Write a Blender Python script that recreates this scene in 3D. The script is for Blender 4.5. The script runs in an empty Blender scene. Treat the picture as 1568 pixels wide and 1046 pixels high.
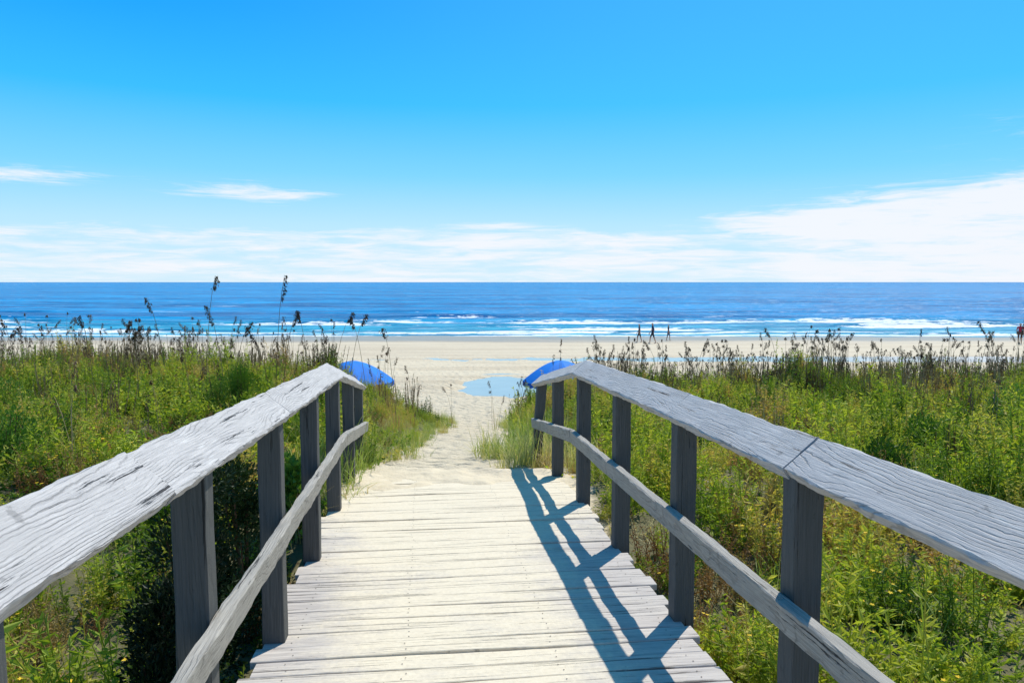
import bpy, math, random
import numpy as np
from mathutils import Vector, Matrix
random.seed(7); rng=np.random.default_rng(11)
S=bpy.context.scene
COL=S.collection
Z0=5.5
YAW=math.radians(6.65)
ca,sa=math.cos(YAW),math.sin(YAW)

# ------------------------------------------------------------------ helpers
def link(o,parent=None):
    COL.objects.link(o)
    if parent: o.parent=parent
    return o
def mesh_obj(name,verts,faces,mats=(),smooth=False,parent=None,do_link=True,matidx=None):
    me=bpy.data.meshes.new(name)
    me.from_pydata([tuple(v) for v in verts],[],[tuple(f) for f in faces])
    for m in mats: me.materials.append(m)
    if matidx is not None: me.polygons.foreach_set('material_index',np.asarray(matidx,dtype=np.int32))
    if smooth: me.polygons.foreach_set('use_smooth',[True]*len(me.polygons))
    me.update()
    o=bpy.data.objects.new(name,me)
    if do_link: link(o,parent)
    return o
def empty(name,loc=(0,0,0),rz=0):
    e=bpy.data.objects.new(name,None); COL.objects.link(e); e.location=loc; e.rotation_euler=(0,0,rz); e.empty_display_size=.2
    return e
class NT:
    def __init__(s,tree): s.t=tree; s.n=tree.nodes; s.l=tree.links
    def node(s,typ,**kw):
        n=s.n.new(typ)
        for k,v in kw.items(): setattr(n,k,v)
        return n
    def put(s,sock,v):
        if isinstance(v,bpy.types.NodeSocket): s.l.new(v,sock)
        elif v is not None: sock.default_value=v
    def m(s,op,a,b=None,c=None,clamp=False):
        n=s.n.new('ShaderNodeMath'); n.operation=op; n.use_clamp=clamp
        s.put(n.inputs[0],a); s.put(n.inputs[1],b); s.put(n.inputs[2],c)
        return n.outputs[0]
    def ss(s,v,lo,hi,a=0.,b=1.):
        n=s.n.new('ShaderNodeMapRange'); n.interpolation_type='SMOOTHSTEP'
        s.put(n.inputs['Value'],v); n.inputs['From Min'].default_value=lo; n.inputs['From Max'].default_value=hi
        n.inputs['To Min'].default_value=a; n.inputs['To Max'].default_value=b
        return n.outputs[0]
    def mix(s,f,a,b,mode='MIX'):
        n=s.n.new('ShaderNodeMix'); n.data_type='RGBA'; n.blend_type=mode
        s.put(n.inputs[0],f)
        for k,v in ((6,a),(7,b)):
            if isinstance(v,(tuple,list)): v=tuple(v)+(1,) if len(v)==3 else v
            s.put(n.inputs[k],v)
        return n.outputs[2]
    def noise(s,vec,scale,detail=4,rough=.55,dist=0,out=0):
        n=s.n.new('ShaderNodeTexNoise'); s.put(n.inputs['Vector'],vec); s.put(n.inputs['Scale'],scale)
        n.inputs['Detail'].default_value=detail; n.inputs['Roughness'].default_value=rough; n.inputs['Distortion'].default_value=dist
        return n.outputs[out]
    def mapping(s,vec,scale=(1,1,1),loc=(0,0,0)):
        n=s.n.new('ShaderNodeMapping'); s.put(n.inputs[0],vec); n.inputs['Scale'].default_value=scale; n.inputs['Location'].default_value=loc
        return n.outputs[0]
    def comb(s,x,y,z=0.):
        n=s.n.new('ShaderNodeCombineXYZ'); s.put(n.inputs[0],x); s.put(n.inputs[1],y); s.put(n.inputs[2],z); return n.outputs[0]
    def sep(s,v):
        n=s.n.new('ShaderNodeSeparateXYZ'); s.put(n.inputs[0],v); return n.outputs
    def ramp(s,f,stops,interp='LINEAR'):
        n=s.n.new('ShaderNodeValToRGB'); s.put(n.inputs[0],f); e=n.color_ramp.elements; n.color_ramp.interpolation=interp
        while len(e)<len(stops): e.new(.5)
        for k,(p,c) in enumerate(stops): e[k].position=p; e[k].color=tuple(c)+(1,)
        return n.outputs[0]
    def bump(s,h,strength,dist,normal=None):
        n=s.n.new('ShaderNodeBump'); s.put(n.inputs['Height'],h); n.inputs['Strength'].default_value=strength; n.inputs['Distance'].default_value=dist
        if normal: s.l.new(normal,n.inputs['Normal'])
        return n.outputs[0]
def new_mat(name):
    m=bpy.data.materials.new(name); m.use_nodes=True
    for n in list(m.node_tree.nodes): m.node_tree.nodes.remove(n)
    t=NT(m.node_tree)
    out=t.node('ShaderNodeOutputMaterial'); b=t.node('ShaderNodeBsdfPrincipled')
    t.l.new(b.outputs[0],out.inputs[0])
    return m,t,b,out
def simple_mat(name,col,rough=.6,spec=.3,var=.25,scale=20):
    m,t,b,o=new_mat(name)
    co=t.node('ShaderNodeTexCoord').outputs['Object']
    n=t.noise(co,scale)
    c=t.mix(n,tuple(x*(1-var) for x in col),tuple(min(1,x*(1+var)) for x in col))
    t.l.new(c,b.inputs['Base Color']); b.inputs['Roughness'].default_value=rough; b.inputs['Specular IOR Level'].default_value=spec
    return m

# ------------------------------------------------------------------ wood
def wood_mat(name,light,dark,crack,grain=1.0,rough=.7,lines=.5):
    m,t,b,o=new_mat(name)
    co=t.node('ShaderNodeTexCoord').outputs['Object']
    rnd=t.node('ShaderNodeObjectInfo').outputs['Random']
    off=t.comb(t.m('MULTIPLY',rnd,7.3),t.m('MULTIPLY',rnd,31.),t.m('MULTIPLY',rnd,3.1))
    va=t.node('ShaderNodeVectorMath',operation='ADD'); t.l.new(co,va.inputs[0]); t.l.new(off,va.inputs[1]); co2=va.outputs[0]
    g=t.mapping(co2,(1,.075,1))
    wn=t.noise(t.mapping(co2,(1,.20,1)),4.6,2,.4)
    jn=t.noise(t.mapping(co2,(1,.5,1)),26.,3,.6)
    s=t.sep(g)
    wv2=t.m('FRACT',t.m('ADD',t.m('ADD',t.m('MULTIPLY',wn,20.*grain),t.m('MULTIPLY',jn,1.0)),t.m('MULTIPLY',s[0],80.)))
    line=t.ss(t.m('ABSOLUTE',t.m('SUBTRACT',wv2,.5)),.0,.17)
    lmask=t.ss(t.noise(t.mapping(co2,(9,1.2,9)),1.5,4,.65),.36,.62)
    fine=t.noise(t.mapping(co2,(80,1.9,80)),2.2,5,.72)
    big=t.noise(co2,2.3,3,.5)
    ck=t.noise(t.mapping(co2,(26,.6,26)),1.6,6,.72)
    crackm=t.ss(ck,.625,.655)
    spot=t.ss(t.noise(t.mapping(co2,(1,.6,1)),17.,4,.7),.64,.72)
    pale=t.ss(t.noise(t.mapping(co2,(30,2.,30)),2.,4,.7),.58,.68)
    c=t.mix(t.ss(fine,.3,.72),dark,light)
    c=t.mix(t.m('MULTIPLY',pale,.4),c,tuple(min(.75,x*1.3) for x in light))
    lm=t.m('MULTIPLY',t.m('SUBTRACT',1.,line),t.m('MULTIPLY',lmask,lines))
    c=t.mix(lm,c,tuple(x*.34 for x in dark))
    c=t.mix(t.ss(big,.35,.7,0,.4),c,tuple(x*.72 for x in light))
    c=t.mix(t.m('MULTIPLY',spot,.5),c,tuple(x*.45 for x in dark))
    c=t.mix(crackm,c,crack)
    t.l.new(c,b.inputs['Base Color']); b.inputs['Roughness'].default_value=rough; b.inputs['Specular IOR Level'].default_value=.3
    h=t.m('SUBTRACT',t.m('MULTIPLY',fine,.6),t.m('MULTIPLY',lm,.5)); h=t.m('SUBTRACT',h,t.m('MULTIPLY',crackm,1.3))
    t.l.new(t.bump(h,.8,.007),b.inputs['Normal'])
    return m
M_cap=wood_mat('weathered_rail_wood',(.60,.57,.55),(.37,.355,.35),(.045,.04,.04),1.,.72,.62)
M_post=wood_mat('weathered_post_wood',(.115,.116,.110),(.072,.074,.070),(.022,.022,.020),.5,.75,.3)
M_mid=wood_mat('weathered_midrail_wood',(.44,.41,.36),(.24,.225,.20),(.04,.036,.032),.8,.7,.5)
def deck_mat():
    m,t,b,o=new_mat('sandy_deck_wood')
    co=t.node('ShaderNodeTexCoord').outputs['Object']
    at=t.node('ShaderNodeAttribute',attribute_name='rnd').outputs['Fac']
    s=t.sep(co)
    co2=t.comb(t.m('ADD',s[0],t.m('MULTIPLY',at,9.)),s[1],t.m('MULTIPLY',at,5.))
    fine=t.noise(t.mapping(co2,(1.6,46,1)),2.0,5,.7)
    ckn=t.noise(t.mapping(co2,(.7,26,1)),2.0,6,.72)
    ck=t.ss(ckn,.58,.63)
    c=t.mix(t.ss(fine,.3,.7),(.36,.32,.29),(.62,.56,.49))
    c=t.mix(t.m('MULTIPLY',at,.45),c,(.42,.38,.355))
    mid=t.ss(t.m('ABSOLUTE',t.m('SUBTRACT',s[0],.18)),.25,1.1,1,0)
    far=t.ss(s[1],4.4,7.2)
    n1=t.noise(co,2.6,6,.68); n2=t.noise(co,44.,3,.6); n4=t.noise(t.mapping(co2,(2,9,1)),2.,4,.6)
    sm=t.m('ADD',t.m('ADD',t.m('MULTIPLY',mid,.42),t.m('MULTIPLY',far,.6)),t.m('ADD',t.m('MULTIPLY',n1,.74),t.m('ADD',t.m('MULTIPLY',n2,.2),t.m('MULTIPLY',n4,.34))))
    sm=t.ss(sm,.66,1.10)
    sandc=t.mix(n2,(.62,.53,.38),(.82,.72,.55))
    c=t.mix(t.m('MULTIPLY',sm,.9),c,sandc)
    c=t.mix(t.m('MULTIPLY',ck,t.m('SUBTRACT',.9,t.m('MULTIPLY',sm,.5))),c,(.08,.068,.06))
    spk=t.ss(t.noise(co,60,3,.7),.68,.73)
    c=t.mix(t.m('MULTIPLY',spk,.6),c,(.16,.12,.08))
    t.l.new(c,b.inputs['Base Color']); b.inputs['Roughness'].default_value=.85; b.inputs['Specular IOR Level'].default_value=.2
    h=t.m('ADD',t.m('MULTIPLY',fine,.5),t.m('MULTIPLY',n2,t.m('MULTIPLY',sm,.6))); h=t.m('SUBTRACT',h,ck)
    t.l.new(t.bump(h,.6,.005),b.inputs['Normal'])
    return m
M_deck=deck_mat()

def board(name,p0,p1,w,th,mat,xaxis,parent,seg=.06,jit=.0022,ch=.006):
    p0=Vector(p0);p1=Vector(p1);Y=(p1-p0);L=Y.length;Y.normalize()
    X=Vector(xaxis); X=(X-Y*X.dot(Y)).normalized(); Z=X.cross(Y)
    n=max(2,int(L/seg)); a,b2=w/2,th/2
    prof=[(-a+ch,-b2),(0,-b2),(a-ch,-b2),(a,-b2+ch),(a,b2-ch),(a-ch,b2),(a*.33,b2),(-a*.33,b2),(-a+ch,b2),(-a,b2-ch),(-a,-b2+ch)]
    K=len(prof); rg=np.random.default_rng(int(abs(p0.x*100)+abs(p0.y*37)+K)); ph=rg.uniform(0,6.28,(K,4)); nz=rg.uniform(-1,1,(n+1,K))
    vs=[];fs=[]
    for i in range(n+1):
        y=L*i/n
        for k,(x,z) in enumerate(prof):
            d=jit*(math.sin(y*7+ph[k,0])+.8*math.sin(y*17+ph[k,1])+.5*math.sin(y*43+ph[k,2])+.5*nz[i,k])
            d2=jit*(math.sin(y*5+ph[0,3])+.6*math.sin(y*13+ph[k,3]))
            vs.append((x+d*(1 if x>0 else -1),y,z+d2*.8))
    for i in range(n):
        for k in range(K):
            k2=(k+1)%K
            fs.append((i*K+k,(i)*K+k2,(i+1)*K+k2,(i+1)*K+k)[::-1])
    fs.append(tuple(range(K))); fs.append(tuple(n*K+k for k in range(K))[::-1])
    o=mesh_obj(name,vs,fs,[mat],False,parent)
    M=Matrix.Identity(4)
    for r in range(3): M[r][0]=X[r];M[r][1]=Y[r];M[r][2]=Z[r];M[r][3]=p0[r]
    o.matrix_local=M
    return o

def interp(v,pts): return float(np.interp(v,[p[0] for p in pts],[p[1] for p in pts]))
deckD=[(-6,1.36),(0,1.6),(6.3,1.852),(7.7,1.985)]
capDs=[[(-6,.12),(0,.36),(2,.455),(3.75,.550),(6.2,.665),(8.65,1.10)],[(-6,.30),(0,.49),(3.72,.590),(6.2,.672),(8.65,1.10)]]
midDs=[[(-6,.79),(0,1.02),(6.2,1.29),(8.5,1.62)],[(-6,.82),(0,1.06),(6.2,1.305),(8.5,1.62)]]
UL,UR=-.74,1.315
walk=empty('wooden_boardwalk',(0,0,Z0),YAW)
vs=[];fs=[];rn=[];mi=[]
M_nail=simple_mat('rusty_nail',(.10,.07,.055),.6,.4)
v=-5.0; pr=random.Random(3)
while v<7.55:
    w=.138+pr.uniform(-.004,.004); x0=UL-.06+pr.uniform(-.03,.03); x1=UR-.005+pr.uniform(-.03,.03)
    r=pr.random(); dz=pr.uniform(-.003,.003); tilt=pr.uniform(-.004,.004)
    nseg=34
    b0=len(vs); ph=[pr.uniform(0,6) for _ in range(4)]
    for i in range(nseg+1):
        x=x0+(x1-x0)*i/nseg
        e0=.0018*math.sin(x*6+ph[0])+.0012*math.sin(x*19+ph[1])+pr.uniform(-.0014,.0014); e1=.0018*math.sin(x*5+ph[2])+.0012*math.sin(x*23+ph[3])+pr.uniform(-.0014,.0014)
        sag=.003*math.sin(x*3+ph[1])
        for (yy,zz) in ((e0,-.035),(e0,-.003),(.004+e0,0),(w*.5,.001),(w-.004+e1,0),(w+e1,-.003),(w+e1,-.035)):
            z=-interp(v+yy,deckD)+dz+sag+zz+tilt*(yy/w)
            vs.append((x,v+yy,z))
    for i in range(nseg):
        for k in range(7):
            k2=(k+1)%7
            fs.append((b0+i*7+k,b0+i*7+k2,b0+(i+1)*7+k2,b0+(i+1)*7+k)[::-1]); rn.append(r); mi.append(0)
    fs.append([b0+k for k in range(7)]); fs.append([b0+nseg*7+k for k in range(7)][::-1]); rn+= [r,r]; mi+=[0,0]
    if v>1:
        for u in (UL+.10,-.1,.6,UR-.12):
            for q in (.3,.72):
                xx=u+pr.gauss(0,.008); yy=v+w*q+pr.gauss(0,.004); z=-interp(yy,deckD)+dz+.003*math.sin(xx*3+ph[1])+.0028
                b1=len(vs)
                for j in range(6): vs.append((xx+.0038*math.cos(j*1.047),yy+.0038*math.sin(j*1.047),z))
                fs.append([b1+j for j in range(6)]); rn.append(r); mi.append(1)
    v+=w+.0035+abs(pr.gauss(0,.0022))
deck=mesh_obj('deck_planks',vs,fs,[M_deck,M_nail],False,walk,True,mi)
a=deck.data.attributes.new('rnd','FLOAT','FACE'); a.data.foreach_set('value',rn)
for k,u in enumerate((UL-.01,-.1,.6,UR-.075)):
    for j in range(3):
        va,vb=[(-5,1),(1.005,6.3),(6.305,7.6)][j]
        board('joist_%d_%d'%(k,j),(u,va,-interp(va,deckD)-.135),(u,vb,-interp(vb,deckD)-.135),.045,.19,M_post,(1,0,0),walk,seg=.3)
pv=[-3.65,-2.43,-1.21,.01,1.23,2.45,3.67,4.89,6.10,7.32,8.35]
for side,uc in enumerate((UL,UR)):
    rail=empty('wooden_railing',(0,0,Z0),YAW); capD=capDs[side]; midD=midDs[side]
    sg=-1 if side==0 else 1
    for k,v in enumerate(pv):
        top=-interp(v,capD)-.085; bot=-interp(v,deckD)-.55
        lean=-.10*sg if (k==10 and side==1) else 0.
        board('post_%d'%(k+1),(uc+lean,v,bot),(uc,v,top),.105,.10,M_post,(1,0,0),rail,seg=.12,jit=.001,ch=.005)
    tl=math.radians(40)
    xa=(math.cos(tl),0,sg*math.sin(tl))
    joints=[-4.9,-2.43,.01,2.05,3.78,6.2,8.65] if side==0 else [-4.9,-2.43,.01,2.45,3.72,6.2,8.65]
    for k in range(len(joints)-1):
        v0,v1=joints[k]+.002,joints[k+1]-.002
        e=random.uniform(-.003,.003)
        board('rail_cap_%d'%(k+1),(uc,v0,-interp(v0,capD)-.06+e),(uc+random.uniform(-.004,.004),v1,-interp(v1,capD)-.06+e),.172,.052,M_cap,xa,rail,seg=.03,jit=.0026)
    ui=uc-sg*(.0525+.024)
    mj=[-4.9,-1.2,1.25,4.92,6.2,8.5]
    for k in range(len(mj)-1):
        v0,v1=mj[k]+.002,mj[k+1]-.002
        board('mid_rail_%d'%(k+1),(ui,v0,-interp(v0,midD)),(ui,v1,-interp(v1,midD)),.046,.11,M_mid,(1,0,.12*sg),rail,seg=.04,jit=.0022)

# ------------------------------------------------------------------ terrain
_ph=rng.uniform(0,6.28,(3,14,2)); _an=rng.uniform(0,6.28,(3,14))
def fnoise(X,Y,wl,k=0):
    r=0
    for i in range(14):
        f=(2*math.pi/wl)*(1+.18*i)
        r=r+np.sin((X*math.cos(_an[k,i])+Y*math.sin(_an[k,i]))*f+_ph[k,i,0])/(1+.25*i)
    return r/3.2
bY=[-60,4,6.2,6.75,7.2,7.75,9,14,18,23,28,40,60,76,100,200,30000]
bD=[2.35,2.3,2.02,1.912,1.930,1.960,2.21,2.95,3.55,4.25,4.5,4.85,5.2,5.5,6.3,8,12]
pcY=[-60,0,7.6,9,14,20,24,60]; pcX=[.27+.1166*60,.27,-.55,-.58,-.78,-.90,-.8,-.8]
phY=[-60,7.2,7.9,9,14,20,23,26]; phW=[.9,.9,.84,.74,.62,.52,.95,2.5]
pools=[(-.5,34.2,1.9,3.8,38.4),(38.,49.,42.,2.0,51.3),(-46.,49.5,12.,1.6,51.5)]
def base(Y): return -np.interp(Y,bY,bD)
def sm01(x): x=np.clip(x,0,1); return x*x*(3-2*x)
def terrain(X,Y):
    X=np.asarray(X,float);Y=np.asarray(Y,float)
    b=base(Y)
    pc=np.interp(Y,pcY,pcX); hw=np.interp(Y,phY,phW)
    dist=np.abs(X-pc)-hw+.16*fnoise(X,Y,2.2,1)*(Y>8)
    left=X<pc
    wid=np.where(Y<8,.8,np.where(left,np.interp(Y,[8,12,16],[1.6,2.5,3.5]),2.0))
    d=sm01(dist/wid)
    tl=-np.interp(Y,[-60,3,8,15,40],[2.25,2.25,2.08,2.16,2.3]); tr=-np.interp(Y,[-60,3,8,15,40],[2.15,2.15,2.25,2.52,2.7])
    top=np.where(left,tl,tr)+.16*fnoise(X,Y,5.5,0)+.05*fnoise(X,Y,1.3,2)
    edge=17.8+1.0*fnoise(X,0*Y,9,2)
    e=1-sm01((Y-edge)/6.0)
    lift=d*e
    z=b+np.maximum(top-b,0)*lift+(Y>22)*.02*fnoise(X,Y,4,1)+sm01((Y-6.0)/.5)*(Y<26)*(.020*fnoise(X,Y,.9,1)+.014*fnoise(X,Y*1.6,.5,2))
    veg=np.where(Y<8,lift,sm01(dist/1.0)*e)
    for (cx,cy,rx,ry,ly) in pools:
        q=np.sqrt(((X-cx)/rx)**2+((Y-cy)/ry)**2)+.22*fnoise(X*.9,Y*.8,3,1)+.08*fnoise(X,Y,1.2,2)
        lev=float(base(np.array(ly)))-.02
        k=sm01((1.35-q)/.4)
        tgt=lev+np.clip((q-1)*.5,-.15,.15)
        z=np.where((Y>24),z*(1-k)+tgt*k,z)
    return z+Z0,veg,dist
xs=np.concatenate([[-30000,-8000,-2000,-600,-300,-200],np.arange(-150,-30,2.5),np.arange(-30,-2.5,.25),np.arange(-2.5,1.5,.06),np.arange(1.5,30,.25),np.arange(30,150,2.5),[150,200,300,600,2000,8000,30000]])
ys=np.concatenate([[-3000,-600,-150,-60,-30],np.arange(-15,2,1.),np.arange(2,5.8,.22),np.arange(5.8,9.5,.05),np.arange(9.5,30,.22),np.arange(30,90,.5),[90,100,130,200,500,2000,30000]])
GX,GY=np.meshgrid(xs,ys); GZ,GV,_=terrain(GX,GY)
ny,nx=GX.shape
V=np.stack([GX,GY,GZ],-1).reshape(-1,3)
idx=np.arange(ny*nx).reshape(ny,nx)
F=np.stack([idx[:-1,:-1],idx[:-1,1:],idx[1:,1:],idx[1:,:-1]],-1).reshape(-1,4)
def ground_mat():
    m,t,b,o=new_mat('beach_sand_and_dune_soil')
    co=t.node('ShaderNodeNewGeometry').outputs['Position']
    veg=t.node('ShaderNodeAttribute',attribute_name='veg').outputs['Fac']
    s=t.sep(co)
    n1=t.noise(co,.8,5,.6); n2=t.noise(co,7,5,.65); n3=t.noise(co,90,2,.5)
    sand=t.mix(t.m('ADD',t.m('MULTIPLY',n2,.6),t.m('MULTIPLY',n3,.4)),(.52,.43,.295),(.78,.67,.49))
    sand=t.mix(t.ss(n1,.4,.7,0,.3),sand,(.52,.43,.30))
    deb=t.ss(t.noise(co,11,6,.75),.59,.66)
    sand=t.mix(t.m('MULTIPLY',t.m('MULTIPLY',deb,t.ss(s[1],8,9.5,.25,1.)),t.ss(s[1],20,30,.75,.06)),sand,(.18,.14,.08))
    wetn=t.m('ADD',s[1],t.m('MULTIPLY',t.noise(t.mapping(co,(.05,.3,1)),1.,4,.6),16.))
    wet=t.ss(wetn,70,80)
    mid=t.ss(wetn,46,60,0,.4)
    streak=t.ss(t.noise(t.mapping(co,(.045,.55,1)),1.,6,.65),.44,.60,0,.65)
    sand=t.mix(t.m('MULTIPLY',streak,t.ss(s[1],26,36)),sand,(.47,.37,.25))
    sand=t.mix(mid,sand,(.50,.42,.31))
    sand=t.mix(wet,sand,(.34,.265,.18))
    soil=t.mix(n2,(.045,.05,.018),(.19,.165,.08))
    soil=t.mix(t.ss(n1,.5,.72,0,.4),soil,(.32,.26,.15))
    v2=t.ss(t.m('ADD',veg,t.m('MULTIPLY',t.m('SUBTRACT',n2,.5),.6)),.12,.45)
    c=t.mix(v2,sand,soil)
    t.l.new(c,b.inputs['Base Color'])
    t.l.new(t.ss(wetn,70,80,.85,.28),b.inputs['Roughness']); b.inputs['Specular IOR Level'].default_value=.3
    vo=t.node('ShaderNodeTexVoronoi',feature='SMOOTH_F1'); t.l.new(co,vo.inputs['Vector']); vo.inputs['Scale'].default_value=3.2
    foot=t.ss(vo.outputs['Distance'],.1,.5)
    far=t.ss(s[1],22,60,1,.2)
    near=t.ss(s[1],7.6,8.6,.25,1.)
    h=t.m('ADD',t.m('MULTIPLY',foot,.8),t.m('ADD',t.m('MULTIPLY',n2,1.),t.m('MULTIPLY',n3,.08)))
    h=t.m('MULTIPLY',h,t.m('MULTIPLY',far,near))
    t.l.new(t.bump(h,1.,.12),b.inputs['Normal'])
    return m
ground=mesh_obj('ground',V,F,[ground_mat()],True)
at=ground.data.attributes.new('veg','FLOAT','POINT'); at.data.foreach_set('value',GV.reshape(-1).astype(np.float32))

def water_mat(name,col,rough):
    m,t,b,o=new_mat(name)
    co=t.node('ShaderNodeNewGeometry').outputs['Position']
    c=t.mix(t.noise(co,.8,3),col,tuple(x*1.3 for x in col))
    t.l.new(c,b.inputs['Base Color']); b.inputs['Roughness'].default_value=rough; b.inputs['IOR'].default_value=1.33; b.inputs['Specular IOR Level'].default_value=.6
    t.l.new(t.bump(t.noise(t.mapping(co,(1,.5,1)),2.5,4),.2,.03),b.inputs['Normal'])
    return m
M_pool=water_mat('tide_pool_water',(.34,.36,.36),.08)
for k,(cx,cy,rx,ry,ly) in enumerate(pools):
    lev=float(base(np.array(ly)))-.02+Z0
    vs=[(cx,cy,lev)]+[(cx+1.4*rx*math.cos(a),cy+1.4*ry*math.sin(a),lev) for a in np.linspace(0,2*math.pi,48,endpoint=False)]
    fs=[(0,i+1,(i+1)%48+1) for i in range(48)]
    mesh_obj('tide_pool',vs,fs,[M_pool])

# ------------------------------------------------------------------ sea
xs=np.concatenate([[-30000,-9000,-3000,-1200,-600,-350],np.arange(-240,240,1.5),[240,350,600,1200,3000,9000,30000]])
ys=np.concatenate([np.arange(62,135,.35),np.arange(135,260,1.5),[270,300,350,420,520,700,1000,1600,2600,5000,10000,30000]])
GX,GY=np.meshgrid(xs,ys)
sw=fnoise(GX*.35,GY,7.,0)*.06+fnoise(GX*.3,GY,22.,1)*.14
sw*=np.clip((GY-70)/25,0,1)*np.clip((1500-GY)/1200,0,1)
def ridge(Yc,amp,wob,k,width):
    yc=Yc+wob*fnoise(GX*.3,0*GX+Yc,30,k)
    am=amp*np.clip(.55+.7*fnoise(GX,0*GX+Yc*3,60,(k+1)%3),0.0,1.2)
    d=(GY-yc)
    r=np.where(d<0,np.exp(-(d/(width*.45))**2),np.exp(-(d/width)**2))
    fo=am/amp*np.clip(1-np.abs(d+width*1.1)/(width*2.0),0,1)
    return am*r,fo
foam=np.zeros_like(GX)
for (Yc,amp,wob,k,w,fa) in ((81,.16,2.0,0,1.2,1.0),(87,.25,2.,1,1.6,.9),(96,.55,2.5,2,2.2,1.15),(104,.45,3,0,2.4,1.0),(118,.35,3.,1,2.4,.5),(140,.3,4,2,2.8,.3)):
    r,f=ridge(Yc,amp,wob,k,w); sw=sw+r
    foam=np.maximum(foam,f*fa)
shore=76+1.6*fnoise(GX*.5,0*GX,18,0)
foam=np.maximum(foam,np.clip(1-np.abs(GY-shore-1.0)/1.8,0,1)*.95)
foam=np.maximum(foam,np.clip(1-np.abs(GY-shore-5.5)/2.8,0,1)*.7)
V=np.stack([GX,GY,sw+.0],-1).reshape(-1,3); ny,nx=GX.shape
idx=np.arange(ny*nx).reshape(ny,nx)
F=np.stack([idx[:-1,:-1],idx[:-1,1:],idx[1:,1:],idx[1:,:-1]],-1).reshape(-1,4)
def sea_mat():
    m,t,b,o=new_mat('sea_water')
    co=t.node('ShaderNodeNewGeometry').outputs['Position']
    fo=t.node('ShaderNodeAttribute',attribute_name='foam').outputs['Fac']
    s=t.sep(co)
    sc=t.mapping(co,(.22,1,1))
    n1=t.noise(sc,.30,7,.68); n2=t.noise(t.mapping(co,(.10,.45,1)),.10,5,.62); n3=t.noise(sc,2.,4,.6)
    n5=t.noise(t.mapping(co,(.12,.35,1)),.05,6,.7)
    tex=t.m('ADD',t.m('MULTIPLY',n1,.5),t.m('ADD',t.m('MULTIPLY',n2,.3),t.m('MULTIPLY',n5,.2)))
    deep=t.mix(t.ss(tex,.43,.58),(.0,.085,.28),(.0,.30,.66))
    deep=t.mix(t.ss(s[1],300,5000,0,.6),deep,(.0,.13,.37))
    near=t.mix(t.ss(n1,.40,.60),(.0,.18,.34),(.05,.42,.58))
    c=t.mix(t.ss(s[1],80,125),near,deep)
    fm=t.m('ADD',fo,t.m('MULTIPLY',t.m('SUBTRACT',t.noise(t.mapping(co,(.35,1,1)),1.1,6,.7),.5),1.9))
    fm=t.ss(fm,.44,.62)
    fm=t.m('MULTIPLY',fm,t.ss(fo,.03,.2))
    caps=t.ss(t.noise(t.mapping(co,(.16,.8,1)),.22,7,.75),.635,.67)
    spk=t.ss(t.noise(t.mapping(co,(.22,.8,1)),.9,3,.7),.60,.66)  # sun sparkle painted as pale flecks
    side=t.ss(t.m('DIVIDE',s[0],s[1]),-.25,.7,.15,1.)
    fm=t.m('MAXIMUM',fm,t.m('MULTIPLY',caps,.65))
    fm=t.m('MAXIMUM',fm,t.m('MULTIPLY',t.m('MULTIPLY',spk,side),.6))  # painted sun glints join the foam mask, stronger towards the right
    c=t.mix(fm,c,(.85,.88,.88))
    t.l.new(c,b.inputs['Base Color'])
    t.l.new(t.ss(fm,0,1,.25,.8),b.inputs['Roughness'])
    b.inputs['IOR'].default_value=1.33; b.inputs['Specular IOR Level'].default_value=.10
    h=t.m('ADD',n1,t.m('MULTIPLY',n3,.25))
    t.l.new(t.bump(h,1.,1.1),b.inputs['Normal'])
    return m
sea=mesh_obj('sea',V,F,[sea_mat()],True)
at=sea.data.attributes.new('foam','FLOAT','POINT'); at.data.foreach_set('value',foam.reshape(-1).astype(np.float32))

# ------------------------------------------------------------------ plants
def leaf_mat(name,stops,trans=.35,patch=None,rough=.55):
    m,t,b,o=new_mat(name)
    oi=t.node('ShaderNodeObjectInfo')
    gp=t.node('ShaderNodeNewGeometry').outputs['Position']
    n=t.noise(oi.outputs['Location'],.55,3,.6); nf=t.noise(gp,9.,2,.5)
    f=t.m('ADD',t.m('MULTIPLY',t.m('SUBTRACT',n,.5),2.4),t.m('ADD',t.m('MULTIPLY',oi.outputs['Random'],.6),t.m('MULTIPLY',nf,.5)),clamp=True)
    c=t.ramp(f,stops)
    t.l.new(c,b.inputs['Base Color']); b.inputs['Roughness'].default_value=rough; b.inputs['Specular IOR Level'].default_value=.25
    tr=t.node('ShaderNodeBsdfTranslucent'); 
    c2=t.mix(1.,c,(1.15,1.2,.5),'MULTIPLY'); t.l.new(c2,tr.inputs[0])
    mx=t.node('ShaderNodeMixShader'); mx.inputs[0].default_value=trans
    t.l.new(b.outputs[0],mx.inputs[1]); t.l.new(tr.outputs[0],mx.inputs[2]); t.l.new(mx.outputs[0],o.inputs[0])
    return m
M_leaf=leaf_mat('groundcover_leaf',[(0,(.055,.11,.017)),(.3,(.18,.27,.028)),(.55,(.40,.47,.05)),(.78,(.55,.50,.11)),(1,(.54,.35,.16))],.42)
M_dark=leaf_mat('shrub_leaf',[(0,(.03,.08,.012)),(.5,(.08,.18,.02)),(1,(.17,.30,.04))],.25)
M_shade=leaf_mat('shaded_myrtle_leaf',[(0,(.010,.024,.007)),(.5,(.022,.05,.011)),(1,(.055,.105,.02))],.10)  # myrtle leaf with the bushes' shade put into its colour
M_grass=leaf_mat('dune_grass_blade',[(0,(.12,.19,.04)),(.35,(.27,.36,.08)),(.65,(.48,.47,.18)),(1,(.58,.46,.26))],.4)
M_dry=leaf_mat('dry_stalk',[(0,(.19,.12,.055)),(.5,(.34,.24,.12)),(1,(.50,.39,.22))],.15)
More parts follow.
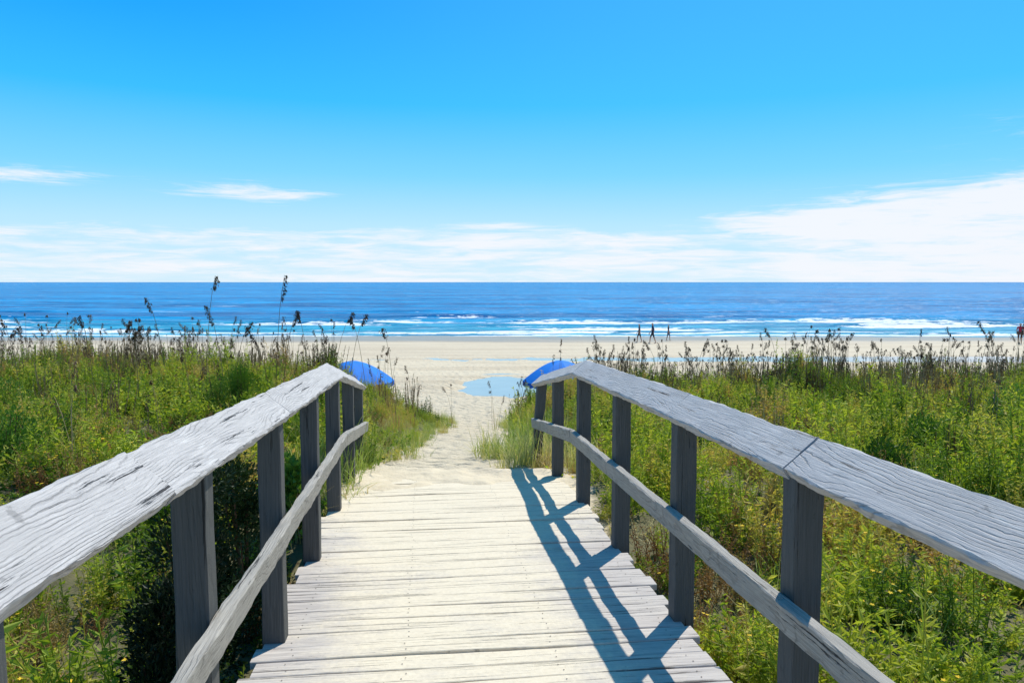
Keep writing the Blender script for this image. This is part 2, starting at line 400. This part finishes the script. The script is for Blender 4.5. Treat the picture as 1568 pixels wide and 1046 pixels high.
M_seed=leaf_mat('seed_head',[(0,(.045,.026,.016)),(.5,(.11,.066,.034)),(1,(.22,.14,.08))],.10)
M_red=leaf_mat('reddish_weed',[(0,(.22,.10,.045)),(.5,(.42,.24,.10)),(1,(.44,.37,.14))],.3)
M_flow=simple_mat('yellow_flower',(.75,.52,.03),.6,.2)

class PB:
    def __init__(s): s.v=[];s.f=[];s.m=[];s.n=0
    def add(s,v,f,mi):
        s.v.append(v); s.f+= [tuple(int(i)+s.n for i in q) for q in f]; s.m+=[mi]*len(f); s.n+=len(v)
    def leaf(s,p,d,side,L,W,mi):
        nrm=np.cross(d,side); 
        v=np.array([p,p+d*L*.42+side*W*.5+nrm*W*.12,p+d*L-nrm*L*.12,p+d*L*.42-side*W*.5+nrm*W*.12]); s.add(v,[(0,1,2),(0,2,3)],mi)
    def blade(s,p,az,lean,L,W,mi,curl=1.,seg=4):
        h=np.array([math.cos(az),math.sin(az),0]); side=np.array([-math.sin(az),math.cos(az),0])
        vs=[];pos=np.array(p,float);ang=lean
        for i in range(seg+1):
            w=W*(1-(i/seg)**1.6)*.5+.0006
            vs+= [pos-side*w,pos+side*w]
            dr=h*math.sin(ang)+np.array([0,0,math.cos(ang)]); pos=pos+dr*L/seg; ang+=curl/seg
        s.add(np.array(vs),[(2*i,2*i+1,2*i+3,2*i+2) for i in range(seg)],mi); return pos
    def stem(s,pts,r0,r1,mi,k=3):
        vs=[];n=len(pts)
        for i,p in enumerate(pts):
            r=r0+(r1-r0)*i/(n-1)
            for j in range(k): a=2*math.pi*j/k; vs.append((p[0]+r*math.cos(a),p[1]+r*math.sin(a),p[2]))
        s.add(np.array(vs),[(i*k+j,i*k+(j+1)%k,(i+1)*k+(j+1)%k,(i+1)*k+j) for i in range(n-1) for j in range(k)],mi)
    def obj(s,name,mats,link_=False):
        return mesh_obj(name,np.concatenate(s.v),s.f,mats,False,None,link_,s.m)
R=random.Random(5)
def rand_dir(up=.3):
    a=R.uniform(0,6.28); z=R.uniform(-.4,1)*1+up; v=np.array([math.cos(a),math.sin(a),z]); return v/np.linalg.norm(v)
def perp(d):
    r=np.array([R.gauss(0,1),R.gauss(0,1),R.gauss(0,.5)]); c=np.cross(d,r); return c/np.linalg.norm(c)
def leafy_clump(name,mats,stems=16,h=.32,spread=.22,ll=.035,lw=.016,per=15,flowers=0,fmi=1,lmi=0,stmi=0):
    b=PB()
    for i in range(stems):
        az=R.uniform(0,6.28); ln=R.uniform(.05,.95); H=h*R.uniform(.5,1.15); x0=np.array([R.gauss(0,spread*.35),R.gauss(0,spread*.35),-.03])
        tip=x0+np.array([math.cos(az)*ln*spread*1.2,math.sin(az)*ln*spread*1.2,H*(1-.35*ln)])
        mid=(x0+tip)/2+np.array([0,0,H*.12])
        pts=[x0,mid,tip]; b.stem(pts,.003,.0015,stmi)
        for k in range(per):
            tt=.12+.88*(k+R.random())/per
            p=(1-tt)**2*x0+2*tt*(1-tt)*mid+tt*tt*tip
            d=rand_dir(.25); sz=R.uniform(.6,1.25)*(1.1-.35*tt)
            b.leaf(p,d,perp(d),ll*sz,lw*sz,lmi)
        if R.random()<flowers:
            for q in range(2):
                c=tip+np.array([R.gauss(0,.015),R.gauss(0,.015),R.uniform(0,.02)])
                for k in range(5):
                    a=k*1.2566; d=np.array([math.cos(a),math.sin(a),.35]); b.leaf(c,d/np.linalg.norm(d),np.array([-math.sin(a),math.cos(a),0]),.012,.009,fmi)
    return b.obj(name,mats)
def grass_tuft(name,mats,n=60,L=.4,W=.006,lean=.35,curl=1.1,spread=.07):
    b=PB()
    for i in range(n):
        b.blade((R.gauss(0,spread),R.gauss(0,spread),-.02),R.uniform(0,6.28),abs(R.gauss(0,lean)),L*R.uniform(.5,1.15),W*R.uniform(.7,1.3),0,curl*R.uniform(.2,1.4))
    return b.obj(name,mats)
def oat_stalk(b,x,y,H,az,lean,head=.3,mi_s=0,mi_h=1,dense=42,r=.0035,fat=1.):
    pts=[];pos=np.array([x,y,-.03]);h=np.array([math.cos(az),math.sin(az),0]);ang=lean*.2
    N=8
    for i in range(N+1):
        pts.append(pos.copy()); d=h*math.sin(ang)+np.array([0,0,math.cos(ang)]); pos=pos+d*H/N; ang+= lean/N*(2.2 if i>N*.6 else .6)
    b.stem(pts,r,r*.45,mi_s)
    for k in range(dense):
        t=1-(k/dense)*head/H; f=t*N; i=min(N-1,int(f)); p=pts[i]+(pts[i+1]-pts[i])*(f-i)
        fr=k/dense; L=(.050*math.sin(math.pi*min(1,fr*.85+.15))*(.6+.4*math.sin(k*.9))+.012)*fat
        a=az+R.gauss(0,.7); d=np.array([math.cos(a)*.8,math.sin(a)*.8,R.uniform(-.6,.4)]); d/=np.linalg.norm(d)
        q=p+d*L*R.uniform(.1,1.)
        dd=np.array([d[0]*.4,d[1]*.4,-R.uniform(.3,1.)]); dd/=np.linalg.norm(dd)
        b.leaf(q,dd,perp(dd),R.uniform(.028,.042)*fat,.0145*fat,mi_h)
def sea_oats(name,tall,n_st,bl=26,H=(.8,1.25),heads=.8):
    b=PB()
    for i in range(bl):
        b.blade((R.gauss(0,.06),R.gauss(0,.06),-.02),R.uniform(0,6.28),abs(R.gauss(0,.28)),R.uniform(.3,.7),.007,2 if R.random()<.5 else 0,R.uniform(.3,1.3),5)
    for i in range(n_st):
        h=R.uniform(*H)
        oat_stalk(b,R.gauss(0,.10),R.gauss(0,.10),h,R.uniform(0,6.28),R.uniform(.05,.5),R.uniform(.12,.24) if R.random()<heads else .05,dense=R.randint(20,38),r=.0048)
    return b.obj(name,[M_dry,M_seed,M_grass])
def stubs(name,n=26,H=.55):
    b=PB()
    for i in range(n):
        x,y=R.gauss(0,.13),R.gauss(0,.13); h=H*R.uniform(.35,1.25)
        az=R.uniform(0,6.28);ln=abs(R.gauss(0,.12))
        tip=np.array([x+math.cos(az)*ln*h,y+math.sin(az)*ln*h,h]); b.stem([np.array([x,y,-.02]),(np.array([x,y,0])+tip)/2,tip],.005,.0035,0)
        for k in range(17):
            tt=R.uniform(.35,1.); p=np.array([x,y,0])*(1-tt)+tip*tt; d=np.array([R.gauss(0,.3),R.gauss(0,.3),1.]); d/=np.linalg.norm(d); b.leaf(p,d,perp(d),.045,.010,0 if R.random()<.6 else 1)
    return b.obj(name,[M_dry,M_seed])
def bush(name,mats,Rx=.45,H=.9,n=5000,ll=.035,lw=.014,up=.2):
    b=PB(); lobes=[]
    for i in range(16):
        a=R.uniform(0,6.28); r=Rx*R.uniform(.1,.75); z=H*R.uniform(.2,.88); r*= (1.1-.5*z/H)
        c=np.array([math.cos(a)*r,math.sin(a)*r,z]); lobes.append((c,Rx*R.uniform(.28,.5)))
        b.stem([np.array([R.gauss(0,.03),R.gauss(0,.03),-.05]),c*np.array([.5,.5,.45]),c,c+np.array([c[0]*.2,c[1]*.2,Rx*.35])],.012,.003,1)
    for i in range(n):
        c,r=R.choice(lobes); d=np.array([R.gauss(0,1),R.gauss(0,1),R.gauss(0,1)]); d/=np.linalg.norm(d)
        p=c+d*r*R.uniform(.45,1.08)*np.array([1,1,1.15])
        if p[2]<0: continue
        dd=d+np.array([0,0,up*3])+np.array([R.gauss(0,.5) for _ in range(3)]); dd/=np.linalg.norm(dd)
        b.leaf(p,dd,perp(dd),ll*R.uniform(.6,1.3),lw*R.uniform(.7,1.2),0)
    return b.obj(name,mats,True)

def scatter(name,variants,pts,scl,idx,tiltmax=.15):
    c=bpy.data.collections.new(name+'_variants')
    for v in variants: c.objects.link(v)
    n=len(pts)
    me=bpy.data.meshes.new(name); me.from_pydata([tuple(p) for p in pts],[],[])
    o=link(bpy.data.objects.new(name,me))
    for nm,ty,data in (('scl','FLOAT',scl.astype(np.float32)),('idx','INT',idx.astype(np.int32))):
        a=me.attributes.new(nm,ty,'POINT'); a.data.foreach_set('value',data)
    rot=np.stack([rng.uniform(-tiltmax,tiltmax,n),rng.uniform(-tiltmax,tiltmax,n),rng.uniform(0,6.28,n)],-1).astype(np.float32)
    a=me.attributes.new('rot','FLOAT_VECTOR','POINT'); a.data.foreach_set('vector',rot.reshape(-1))
    g=bpy.data.node_groups.new(name+'_gn','GeometryNodeTree')
    g.interface.new_socket('Geometry',in_out='INPUT',socket_type='NodeSocketGeometry'); g.interface.new_socket('Geometry',in_out='OUTPUT',socket_type='NodeSocketGeometry')
    N=g.nodes;Lk=g.links
    gi=N.new('NodeGroupInput');go=N.new('NodeGroupOutput'); ip=N.new('GeometryNodeInstanceOnPoints'); ci=N.new('GeometryNodeCollectionInfo')
    ci.inputs['Collection'].default_value=c; ci.inputs['Separate Children'].default_value=True; ci.inputs['Reset Children'].default_value=True
    def na(nm,dt): q=N.new('GeometryNodeInputNamedAttribute'); q.data_type=dt; q.inputs['Name'].default_value=nm; return q.outputs['Attribute']
    mp=N.new('GeometryNodeMeshToPoints'); Lk.new(gi.outputs[0],mp.inputs[0])
    Lk.new(mp.outputs[0],ip.inputs['Points']); Lk.new(ci.outputs[0],ip.inputs['Instance']); ip.inputs['Pick Instance'].default_value=True
    Lk.new(na('idx','INT'),ip.inputs['Instance Index'])
    er=N.new('FunctionNodeEulerToRotation'); Lk.new(na('rot','FLOAT_VECTOR'),er.inputs[0]); Lk.new(er.outputs[0],ip.inputs['Rotation'])
    Lk.new(na('scl','FLOAT'),ip.inputs['Scale']); Lk.new(ip.outputs[0],go.inputs[0])
    md=o.modifiers.new('scatter','NODES'); md.node_group=g
    return o
def board_uv(X,Y): return X*ca+Y*sa, -X*sa+Y*ca
def candidates(n,y0=1.2,y1=23,vegmin=.06,vegmax=2,clear=.12):
    Y=rng.uniform(y0,y1,n)
    half=4.0+Y*.75
    X=rng.uniform(-1,1,n)*half
    keep=rng.uniform(0,1,n)<half/(4.0+y1*.75)
    X,Y=X[keep],Y[keep]
    z,veg,dist=terrain(X,Y)
    u,v=board_uv(X,Y)
    ok=(veg>vegmin)&(veg<vegmax)
    ok&=~((u>UL-clear-.08)&(u<UR+clear)&(v<8.0))
    return X[ok],Y[ok],z[ok],veg[ok],dist[ok],u[ok],v[ok]
gv=[leafy_clump('groundcover_a',[M_leaf,M_flow],24,.26,.30,.040,.019,16),
    leafy_clump('groundcover_b',[M_leaf,M_flow],18,.40,.22,.046,.017,18,.12),
    leafy_clump('groundcover_c',[M_leaf,M_flow],26,.20,.32,.034,.020,14,.05),
    leafy_clump('groundcover_d',[M_leaf,M_flow],14,.54,.18,.048,.013,22,.05)]
X,Y,z,veg,dist,u,v=candidates(15500,.8,21.8)
pn=fnoise(X,Y,2.6,1); keep=(rng.uniform(0,1,len(X))<np.clip(.35+veg*.8,0,1)*np.clip(.85+.6*pn,.3,1))
X,Y,z,veg,u,v,pn,dist=[q[keep] for q in (X,Y,z,veg,u,v,pn,dist)]
sc=rng.uniform(.5,1.3,len(X))*np.clip(.5+.6*veg,.5,1.1)*np.clip(1+.7*pn,.5,1.8)*np.where((X/Y>-.24)&(X<0)&(Y>12),.62,1)
scatter('dune_groundcover',gv,np.stack([X,Y,z],-1),sc,rng.integers(0,4,len(X)))
gr=[grass_tuft('grass_a',[M_grass],56,.34,.006,.4,1.2),grass_tuft('grass_b',[M_grass],40,.50,.006,.3,1.),grass_tuft('grass_c',[M_grass],48,.26,.007,.55,1.4,.1)]
X,Y,z,veg,dist,u,v=candidates(13000,.8,23,vegmin=.012)
pn=fnoise(X,Y,3.1,2); nearpath=np.exp(-np.clip(dist,0,9)/.8)*(Y>7.6)
keep=rng.uniform(0,1,len(X))<np.clip(.06+.5*(pn-.2)+nearpath*1.1+(Y>15.5)*.18,.04,1)
X,Y,z,veg,dist=[q[keep] for q in (X,Y,z,veg,dist)]
sc=rng.uniform(.55,1.25,len(X))*np.where((X/Y>-.24)&(X<0)&(Y>12),.7,1)
ex=[]
for k in range(70):
    if k<40: ex.append((rng.uniform(.80,1.6),rng.uniform(7.8,11.5)))
    else: ex.append((rng.uniform(-1.2,-.66),rng.uniform(5.4,9.8)))
ex=np.array(ex); EX=ex[:,0]*ca-ex[:,1]*sa; EY=ex[:,0]*sa+ex[:,1]*ca; ez=terrain(EX,EY)[0]
P=np.concatenate([np.stack([X,Y,z],-1),np.stack([EX,EY,ez],-1)]); sc=np.concatenate([sc,rng.uniform(.9,1.5,len(ex))])
scatter('dune_grass',gr,P,sc,rng.integers(0,3,len(P)))
so=[sea_oats('sea_oats_a',1,3,14),sea_oats('sea_oats_b',1,2,12,(.95,1.45)),sea_oats('sea_oats_c',1,5,16,(.6,1.1),.8),stubs('sea_oats_d',20,.52),stubs('sea_oats_e',26,.70)]
X,Y,z,veg,dist,u,v=candidates(8000,7,24.,vegmin=.02)
p=np.exp(-((Y-18.2)/2.6)**2)*.72+.022; p*=np.where((dist<.5),.4,1)*np.clip(.75+1.1*fnoise(X,Y,2.2,0),.10,1.6)
p*=np.where((X/Y>-.24)&(X/Y<.09)&(Y>10.),.10,1)
keep=rng.uniform(0,1,len(X))<p
X,Y,z=[q[keep] for q in (X,Y,z)]
ii=rng.choice(5,len(X),p=[.23,.18,.19,.22,.18])
scatter('sea_oats',so,np.stack([X,Y,z],-1),rng.uniform(.75,1.18,len(X)),ii,.08)
rw=[leafy_clump('red_weed_a',[M_red,M_flow],22,.42,.16,.03,.008,20),leafy_clump('red_weed_b',[M_red,M_flow],26,.34,.2,.03,.009,18)]
X,Y,z,veg,dist,u,v=candidates(7000,2,19,vegmin=.4)
keep=(fnoise(X,Y,3.6,0)+rng.normal(0,.2,len(X))>.34)|(((X+6.0)**2+(Y-9.2)**2)<1.5)
X,Y,z=[q[keep] for q in (X,Y,z)]
scatter('reddish_weeds',rw,np.stack([X,Y,z],-1),rng.uniform(.5,1.15,len(X)),rng.integers(0,2,len(X)))
def tall_oats(X,Y,tops):
    z=float(terrain(X,Y)[0]); b=PB()
    for i in range(24): b.blade((R.gauss(0,.07),R.gauss(0,.07),-.02),R.uniform(0,6.28),abs(R.gauss(0,.25)),R.uniform(.35,.75),.007,2,R.uniform(.3,1.2),5)
    for (dx,H,az,ln,hd) in tops: oat_stalk(b,dx,R.gauss(0,.03),H,az,ln,hd,dense=70,r=.007,fat=1.3)
    o=b.obj('tall_sea_oats',[M_dry,M_seed,M_grass],True); o.location=(X,Y,z); return o
tall_oats(-4.95,12.,[(0,2.2,.1,.18,.22),(.35,1.75,2.8,.35,.34),(.45,1.5,.3,.4,.25)])
tall_oats(-3.80,12.,[(0,2.25,.5,.16,.42),(-.05,1.5,3.,.5,.34),(.1,1.7,.3,.3,.25)])
tall_oats(-5.6,12.2,[(0,1.9,2.8,.4,.26),(-.9,1.5,.2,.3,.2),(-.5,1.35,2.2,.3,.2)])
tall_oats(-3.3,13.,[(-.2,1.95,2.6,.3,.22),(.1,1.95,.2,.4,.2),(.4,1.9,.3,.35,.2)])
tall_oats(-2.6,13.5,[(0,2.0,2.5,.4,.2)])
tall_oats(-2.1,13.5,[(0,2.0,2.5,.3,.2)])
tall_oats(-8.2,12.5,[(0,1.7,2.8,.5,.25),(-.5,1.5,.3,.5,.22)])
tall_oats(-7.0,12.5,[(0,1.55,2.8,.3,.2),(.4,1.4,.3,.5,.22)])
tall_oats(3.15,15.5,[(0,1.5,2.8,.5,.22),(.6,1.45,.3,.4,.2)])
tall_oats(5.6,15.5,[(0,1.6,2.6,.4,.2),(.7,1.5,.3,.4,.2)])
tall_oats(9.6,15.5,[(0,1.75,.4,.5,.26),(.6,1.7,2.6,.3,.3)])
tall_oats(10.5,15.7,[(0,1.85,.4,.3,.4),(-.25,1.8,2.6,.4,.3)])
def put(o,X,Y,rz=0,s=1.): o.location=(X,Y,float(terrain(X,Y)[0])-.03); o.rotation_euler=(0,0,rz); o.scale=(s,)*3
def W(u,v): return u*ca-v*sa, u*sa+v*ca
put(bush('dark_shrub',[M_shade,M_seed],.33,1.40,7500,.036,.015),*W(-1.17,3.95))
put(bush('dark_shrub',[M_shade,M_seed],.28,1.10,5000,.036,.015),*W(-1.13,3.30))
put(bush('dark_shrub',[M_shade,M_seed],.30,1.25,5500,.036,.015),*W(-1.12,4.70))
put(bush('green_shrub',[M_dark,M_seed],.45,.95,7000,.035,.009,.5),-4.0,11.)
put(bush('green_shrub',[M_dark,M_seed],.35,.6,3000,.03,.009,.5),-4.6,11.6)
put(bush('broadleaf_shrub',[M_dark,M_seed],.32,.62,1500,.07,.045,.1),*W(-1.06,6.2))
for (bx,by,br,bh) in ((5.4,9.6,.5,.55),(8.6,12.6,.6,.6),(3.6,7.2,.35,.4),(-5.2,7.6,.5,.55),(-7.6,11.,.6,.6),(6.8,7.4,.45,.5)):
    put(bush('low_shrub',[M_dark,M_seed],br,bh,2600,.045,.020,.3),bx,by)

# ------------------------------------------------------------------ umbrellas
M_umb=simple_mat('blue_canvas',(.004,.19,.66),.7,.2,.12,6)
M_umbv=simple_mat('blue_canvas_valance',(.003,.09,.42),.7,.2,.12,6)
M_pole=simple_mat('pole_wood',(.55,.45,.30),.5)
def umbrella(X,Y,rimz,r,h,tilt):
    gz=float(terrain(X,Y)[0]); e=empty('beach_umbrella',(X,Y,gz))
    rz=rimz-gz; vs=[];fs=[];mi=[]
    nr,na=10,48
    for i in range(nr+1):
        t=i/nr
        for j in range(na):
            a=2*math.pi*j/na+.2; g=abs(math.sin((a-.2)*4))
            rr=r*t*(1-.055*g*t); z=rz+h*(1-t**1.7)-.035*g*t
            vs.append((rr*math.cos(a),rr*math.sin(a),z))
    for i in range(nr):
        for j in range(na):
            fs.append((i*na+j,(i+1)*na+j,(i+1)*na+(j+1)%na,i*na+(j+1)%na)); mi.append(0)
    o0=nr*na; b0=len(vs)
    for j in range(na):
        a=2*math.pi*j/na; p=vs[o0+j]; vs.append((p[0]*1.005,p[1]*1.005,p[2]-.12-.035*abs(math.sin(a*12))))
    for j in range(na): fs.append((o0+j,b0+j,b0+(j+1)%na,o0+(j+1)%na)); mi.append(1)
    mesh_obj('canopy',vs,fs,[M_umb,M_umbv],False,e,True,mi)
    b=PB(); b.stem([(0,0,-.25),(0,0,rz+h+.09)],.02,.02,0,10)
    b.stem([(0,0,rz+h-.005),(0,0,rz+h+.03),(0,0,rz+h+.10)],.035,.004,0,10)
    for k in range(8):
        a=k*math.pi/4+.2; c_,s_=math.cos(a),math.sin(a)
        pts=[(r*t*c_*.995,r*t*s_*.995,rz+h*(1-t**1.7)-.015) for t in np.linspace(.02,1,7)]
        for q in range(6): b.stem([pts[q],pts[q+1]],.006,.006,0,4)
        b.stem([(.02*c_,.02*s_,rz+h*.35),(r*.5*c_,r*.5*s_,rz+h*(1-.5**1.7)-.02)],.005,.005,0,4)
    ob=b.obj('pole_and_ribs',[M_pole],True); ob.parent=e
    return e
umbrella(-4.90,23.,Z0-3.03,1.25,.62,0)
umbrella(1.50,23.,Z0-3.0,1.20,.60,0)

# ------------------------------------------------------------------ people
M_skin=simple_mat('skin',(.42,.26,.18),.5); M_hair=simple_mat('hair',(.04,.025,.015),.6)
def person(name,X,Y,facing,shirt,shorts,ph=.3,h=1.72,female=False):
    k=h/1.72
    J={}; E=[]; P=[];Rr=[]
    def add(nm,p,r,par=None):
        J[nm]=len(P); P.append((p[0]*k,p[1]*k,p[2]*k)); Rr.append(r*k)
        if par is not None: E.append((J[par],J[nm]))
    sh=.185 if not female else .165
    add('pelvis',(0,0,.93),.135); add('waist',(0,.005,1.08),.118,'pelvis'); add('chest',(0,.01,1.28),.145,'waist'); add('neckb',(0,0,1.44),.07,'chest'); add('neck',(0,.0,1.50),.052,'neckb')
    add('jaw',(0,.018,1.555),.066,'neck'); add('head',(0,.008,1.625),.088,'jaw'); add('crown',(0,-.004,1.68),.062,'head')
    add('nose',(0,.112,1.60),.012,'head')
    for sg,nm in ((-1,'l'),(1,'r')):
        add('ear'+nm,(sg*.093,-.005,1.61),.014,'head')
        f=ph*sg
        add('sh'+nm,(sg*sh,0,1.40),.062,'chest'); add('el'+nm,(sg*(sh+.055),-.10*f/.3-.02,1.12),.042,'sh'+nm); add('wr'+nm,(sg*(sh+.04),-.16*f/.3+.08,.88),.028,'el'+nm)
        hx,hy,hz=sg*(sh+.035),-.18*f/.3+.10,.81
        add('pa'+nm,(hx,hy,hz),.030,'wr'+nm)
        for q,(dy,L) in enumerate(((.030,.075),(.010,.085),(-.010,.08),(-.028,.062))):
            add('f%d%s'%(q,nm),(hx,hy+dy,hz-.045),.010,'pa'+nm); add('g%d%s'%(q,nm),(hx-sg*.012,hy+dy+.006,hz-.02-L),.008,'f%d%s'%(q,nm))
        add('t'+nm,(hx-sg*.02,hy+.045,hz-.01),.011,'pa'+nm); add('u'+nm,(hx-sg*.028,hy+.060,hz-.045),.009,'t'+nm)
        add('hip'+nm,(sg*.095,0,.88),.098,'pelvis'); add('kn'+nm,(sg*.10,.18*f/.3*.8+.03,.50),.062,'hip'+nm); add('an'+nm,(sg*.10,.24*f/.3-.02,.09),.038,'kn'+nm)
        add('he'+nm,(sg*.10,.24*f/.3-.04,.04),.036,'an'+nm); add('to'+nm,(sg*.115,.24*f/.3+.13,.03),.028,'he'+nm)
    me=bpy.data.meshes.new(name); me.from_pydata(P,E,[]); o=bpy.data.objects.new(name,me); COL.objects.link(o)
    md=o.modifiers.new('s','SKIN'); sv=me.skin_vertices[0].data
    for i,r in enumerate(Rr): sv[i].radius=(r,r*(.72 if i in (J['pelvis'],J['waist'],J['chest']) else 1))
    for q in sv: q.use_root=False
    sv[0].use_root=True
    md2=o.modifiers.new('d','SUBSURF'); md2.levels=1; md2.render_levels=1
    dg=bpy.context.evaluated_depsgraph_get(); ev=o.evaluated_get(dg); m2=bpy.data.meshes.new_from_object(ev); o.modifiers.clear(); o.data=m2; m2.name=name
    m2.materials.clear()
    for m_ in (M_skin,shirt,shorts,M_hair): m2.materials.append(m_)
    for p in m2.polygons:
        c=p.center/k; i=0
        if c.z>1.655 or (c.z>(1.57 if not female else 1.42) and c.y<-.02 and abs(c.x)<.12): i=3
        elif c.z>1.0 and c.z<1.46 and not (abs(c.x)>sh+.03 and c.z<1.2): i=1
        elif c.z<=1.0 and c.z>.52 and abs(c.x)<sh*.97+.01 : i=2
        p.material_index=i; p.use_smooth=True
    z=float(terrain(X,Y)[0]); o.location=(X,Y,z); o.rotation_euler=(0,0,facing)
    b=PB()
    for sg in (-1,1): b.stem([(sg*.033*k,.083*k,1.622*k-.006),(sg*.033*k,.085*k,1.622*k+.006)],.009,.009,0,8)
    b.stem([(0,.088*k,1.562*k),(0,.088*k,1.568*k)],.020,.020,0,8)
    ey=b.obj('eyes_and_mouth',[M_hair],True); ey.parent=o
    return o
cl=lambda n,c: simple_mat(n,c,.8,.2)
person('walking_person',12.2,65.,math.radians(80),cl('navy_shirt',(.03,.04,.09)),cl('dark_shorts',(.03,.03,.04)),.3,1.82)
person('walking_person',11.3,66.5,math.radians(75),cl('grey_shirt',(.10,.10,.13)),cl('black_shorts',(.02,.02,.02)),-.25,1.66,True)
person('walking_person',14.4,69.,math.radians(-90),cl('dark_shirt',(.05,.05,.06)),cl('blue_shorts',(.05,.06,.12)),.2,1.5)
person('standing_person',43.4,64.,math.radians(140),cl('red_shirt',(.35,.03,.06)),cl('brown_shorts',(.10,.05,.05)),.08,1.78)
person('standing_person',44.1,64.4,math.radians(-150),cl('maroon_shirt',(.22,.03,.08)),cl('navy_shorts',(.03,.03,.08)),.06,1.68,True)

# ------------------------------------------------------------------ camera
cam=bpy.data.cameras.new('camera'); co=bpy.data.objects.new('camera',cam); COL.objects.link(co)
cam.sensor_width=36; cam.lens=36*1150/1568; cam.clip_end=60000; cam.clip_start=.05
co.location=(0,0,Z0); co.rotation_euler=(math.radians(90-4.52),0,0); S.camera=co
# ------------------------------------------------------------------ light
sd=Vector((.353,.595,1)).normalized()
el=math.asin(sd.z); az=math.atan2(sd.x,sd.y)
L=bpy.data.lights.new('sun','SUN'); L.energy=5.0; L.angle=math.radians(.53); L.color=(1,.945,.85)
lo=bpy.data.objects.new('sun',L); COL.objects.link(lo); lo.rotation_euler=sd.to_track_quat('Z','Y').to_euler(); lo.location=(10,15,30)
w=bpy.data.worlds.new('World'); S.world=w; w.use_nodes=True
t=NT(w.node_tree)
for n in list(t.n): t.n.remove(n)
out=t.node('ShaderNodeOutputWorld'); bg=t.node('ShaderNodeBackground'); t.l.new(bg.outputs[0],out.inputs[0]); bg.inputs[1].default_value=.12
sky=t.node('ShaderNodeTexSky',sky_type='NISHITA'); sky.sun_disc=False; sky.sun_elevation=el; sky.sun_rotation=az; sky.air_density=1.; sky.dust_density=.2; sky.ozone_density=2.0
dv=t.node('ShaderNodeTexCoord').outputs['Generated']
d=t.sep(dv)
azn=t.m('ARCTAN2',d[0],d[1]); eln=t.m('ARCSINE',d[2])
k=1/.12
def c_(r,g,b): return (r*k/10,g*k/10,b*k/10)
grade=t.ramp(t.m('DIVIDE',eln,1.6),[(0.,c_(.66,.87,1.0)),(.045,c_(.50,.82,1.02)),(.085,c_(.22,.69,1.03)),(.14,c_(.04,.53,1.03)),(.22,c_(.0,.34,1.03)),(.42,c_(.0,.16,.52)),(1.,c_(.0,.07,.27))])
sc10=t.node('ShaderNodeVectorMath',operation='SCALE'); t.l.new(grade,sc10.inputs[0]); sc10.inputs['Scale'].default_value=10.
dt=t.node('ShaderNodeVectorMath',operation='DOT_PRODUCT'); t.l.new(dv,dt.inputs[0]); dt.inputs[1].default_value=tuple(sd)
glow=t.ss(dt.outputs['Value'],.52,.95,0,.55)
base_c=t.mix(.03,sc10.outputs[0],sky.outputs[0])
base_c=t.mix(glow,base_c,(.14*k,.66*k,1.03*k))
def gauss(a0,e0,s1,s2):
    x=t.m('POWER',t.m('ABSOLUTE',t.m('DIVIDE',t.m('SUBTRACT',azn,a0),s1)),2.); y=t.m('POWER',t.m('ABSOLUTE',t.m('DIVIDE',t.m('SUBTRACT',eln,e0),s2)),2.)
    return t.m('POWER',2.718,t.m('MULTIPLY',t.m('ADD',x,y),-1.))
n1=t.noise(t.comb(t.m('MULTIPLY',azn,5.),t.m('MULTIPLY',eln,40.),1.7),1.,8,.62,.5)
n2=t.noise(t.comb(t.m('MULTIPLY',azn,13.),t.m('MULTIPLY',eln,130.),4.2),1.,6,.65,.8)
nn=t.m('ADD',t.m('MULTIPLY',n1,.55),t.m('MULTIPLY',n2,.45))
right=t.m('MULTIPLY',t.ss(azn,.12,.42),t.ss(t.m('SUBTRACT',eln,t.m('MULTIPLY',azn,.10)),.030,.095,1.05,0))
left=t.m('MAXIMUM',t.m('MULTIPLY',gauss(-.33,.110,.12,.014),.85),t.m('MULTIPLY',gauss(-.58,.118,.13,.010),.7))
left=t.m('MAXIMUM',left,t.m('MULTIPLY',gauss(-.03,.072,.07,.006),.7))
left=t.m('MAXIMUM',left,gauss(.95,.16,.3,.03))
low=t.ss(eln,.055,.082,.66,0)
mk=t.m('MAXIMUM',t.m('MAXIMUM',right,left),low)
den=t.m('ADD',mk,t.m('MULTIPLY',t.m('SUBTRACT',nn,.5),3.2))
cov=t.m('MULTIPLY',t.ss(den,.25,1.05),t.ss(mk,.02,.3))
col=t.mix(t.m('MULTIPLY',cov,.92),base_c,(.93*k,.95*k,1.0*k))
t.l.new(col,bg.inputs[0])
S.view_settings.view_transform='Standard'; S.view_settings.look='None'; S.view_settings.exposure=0
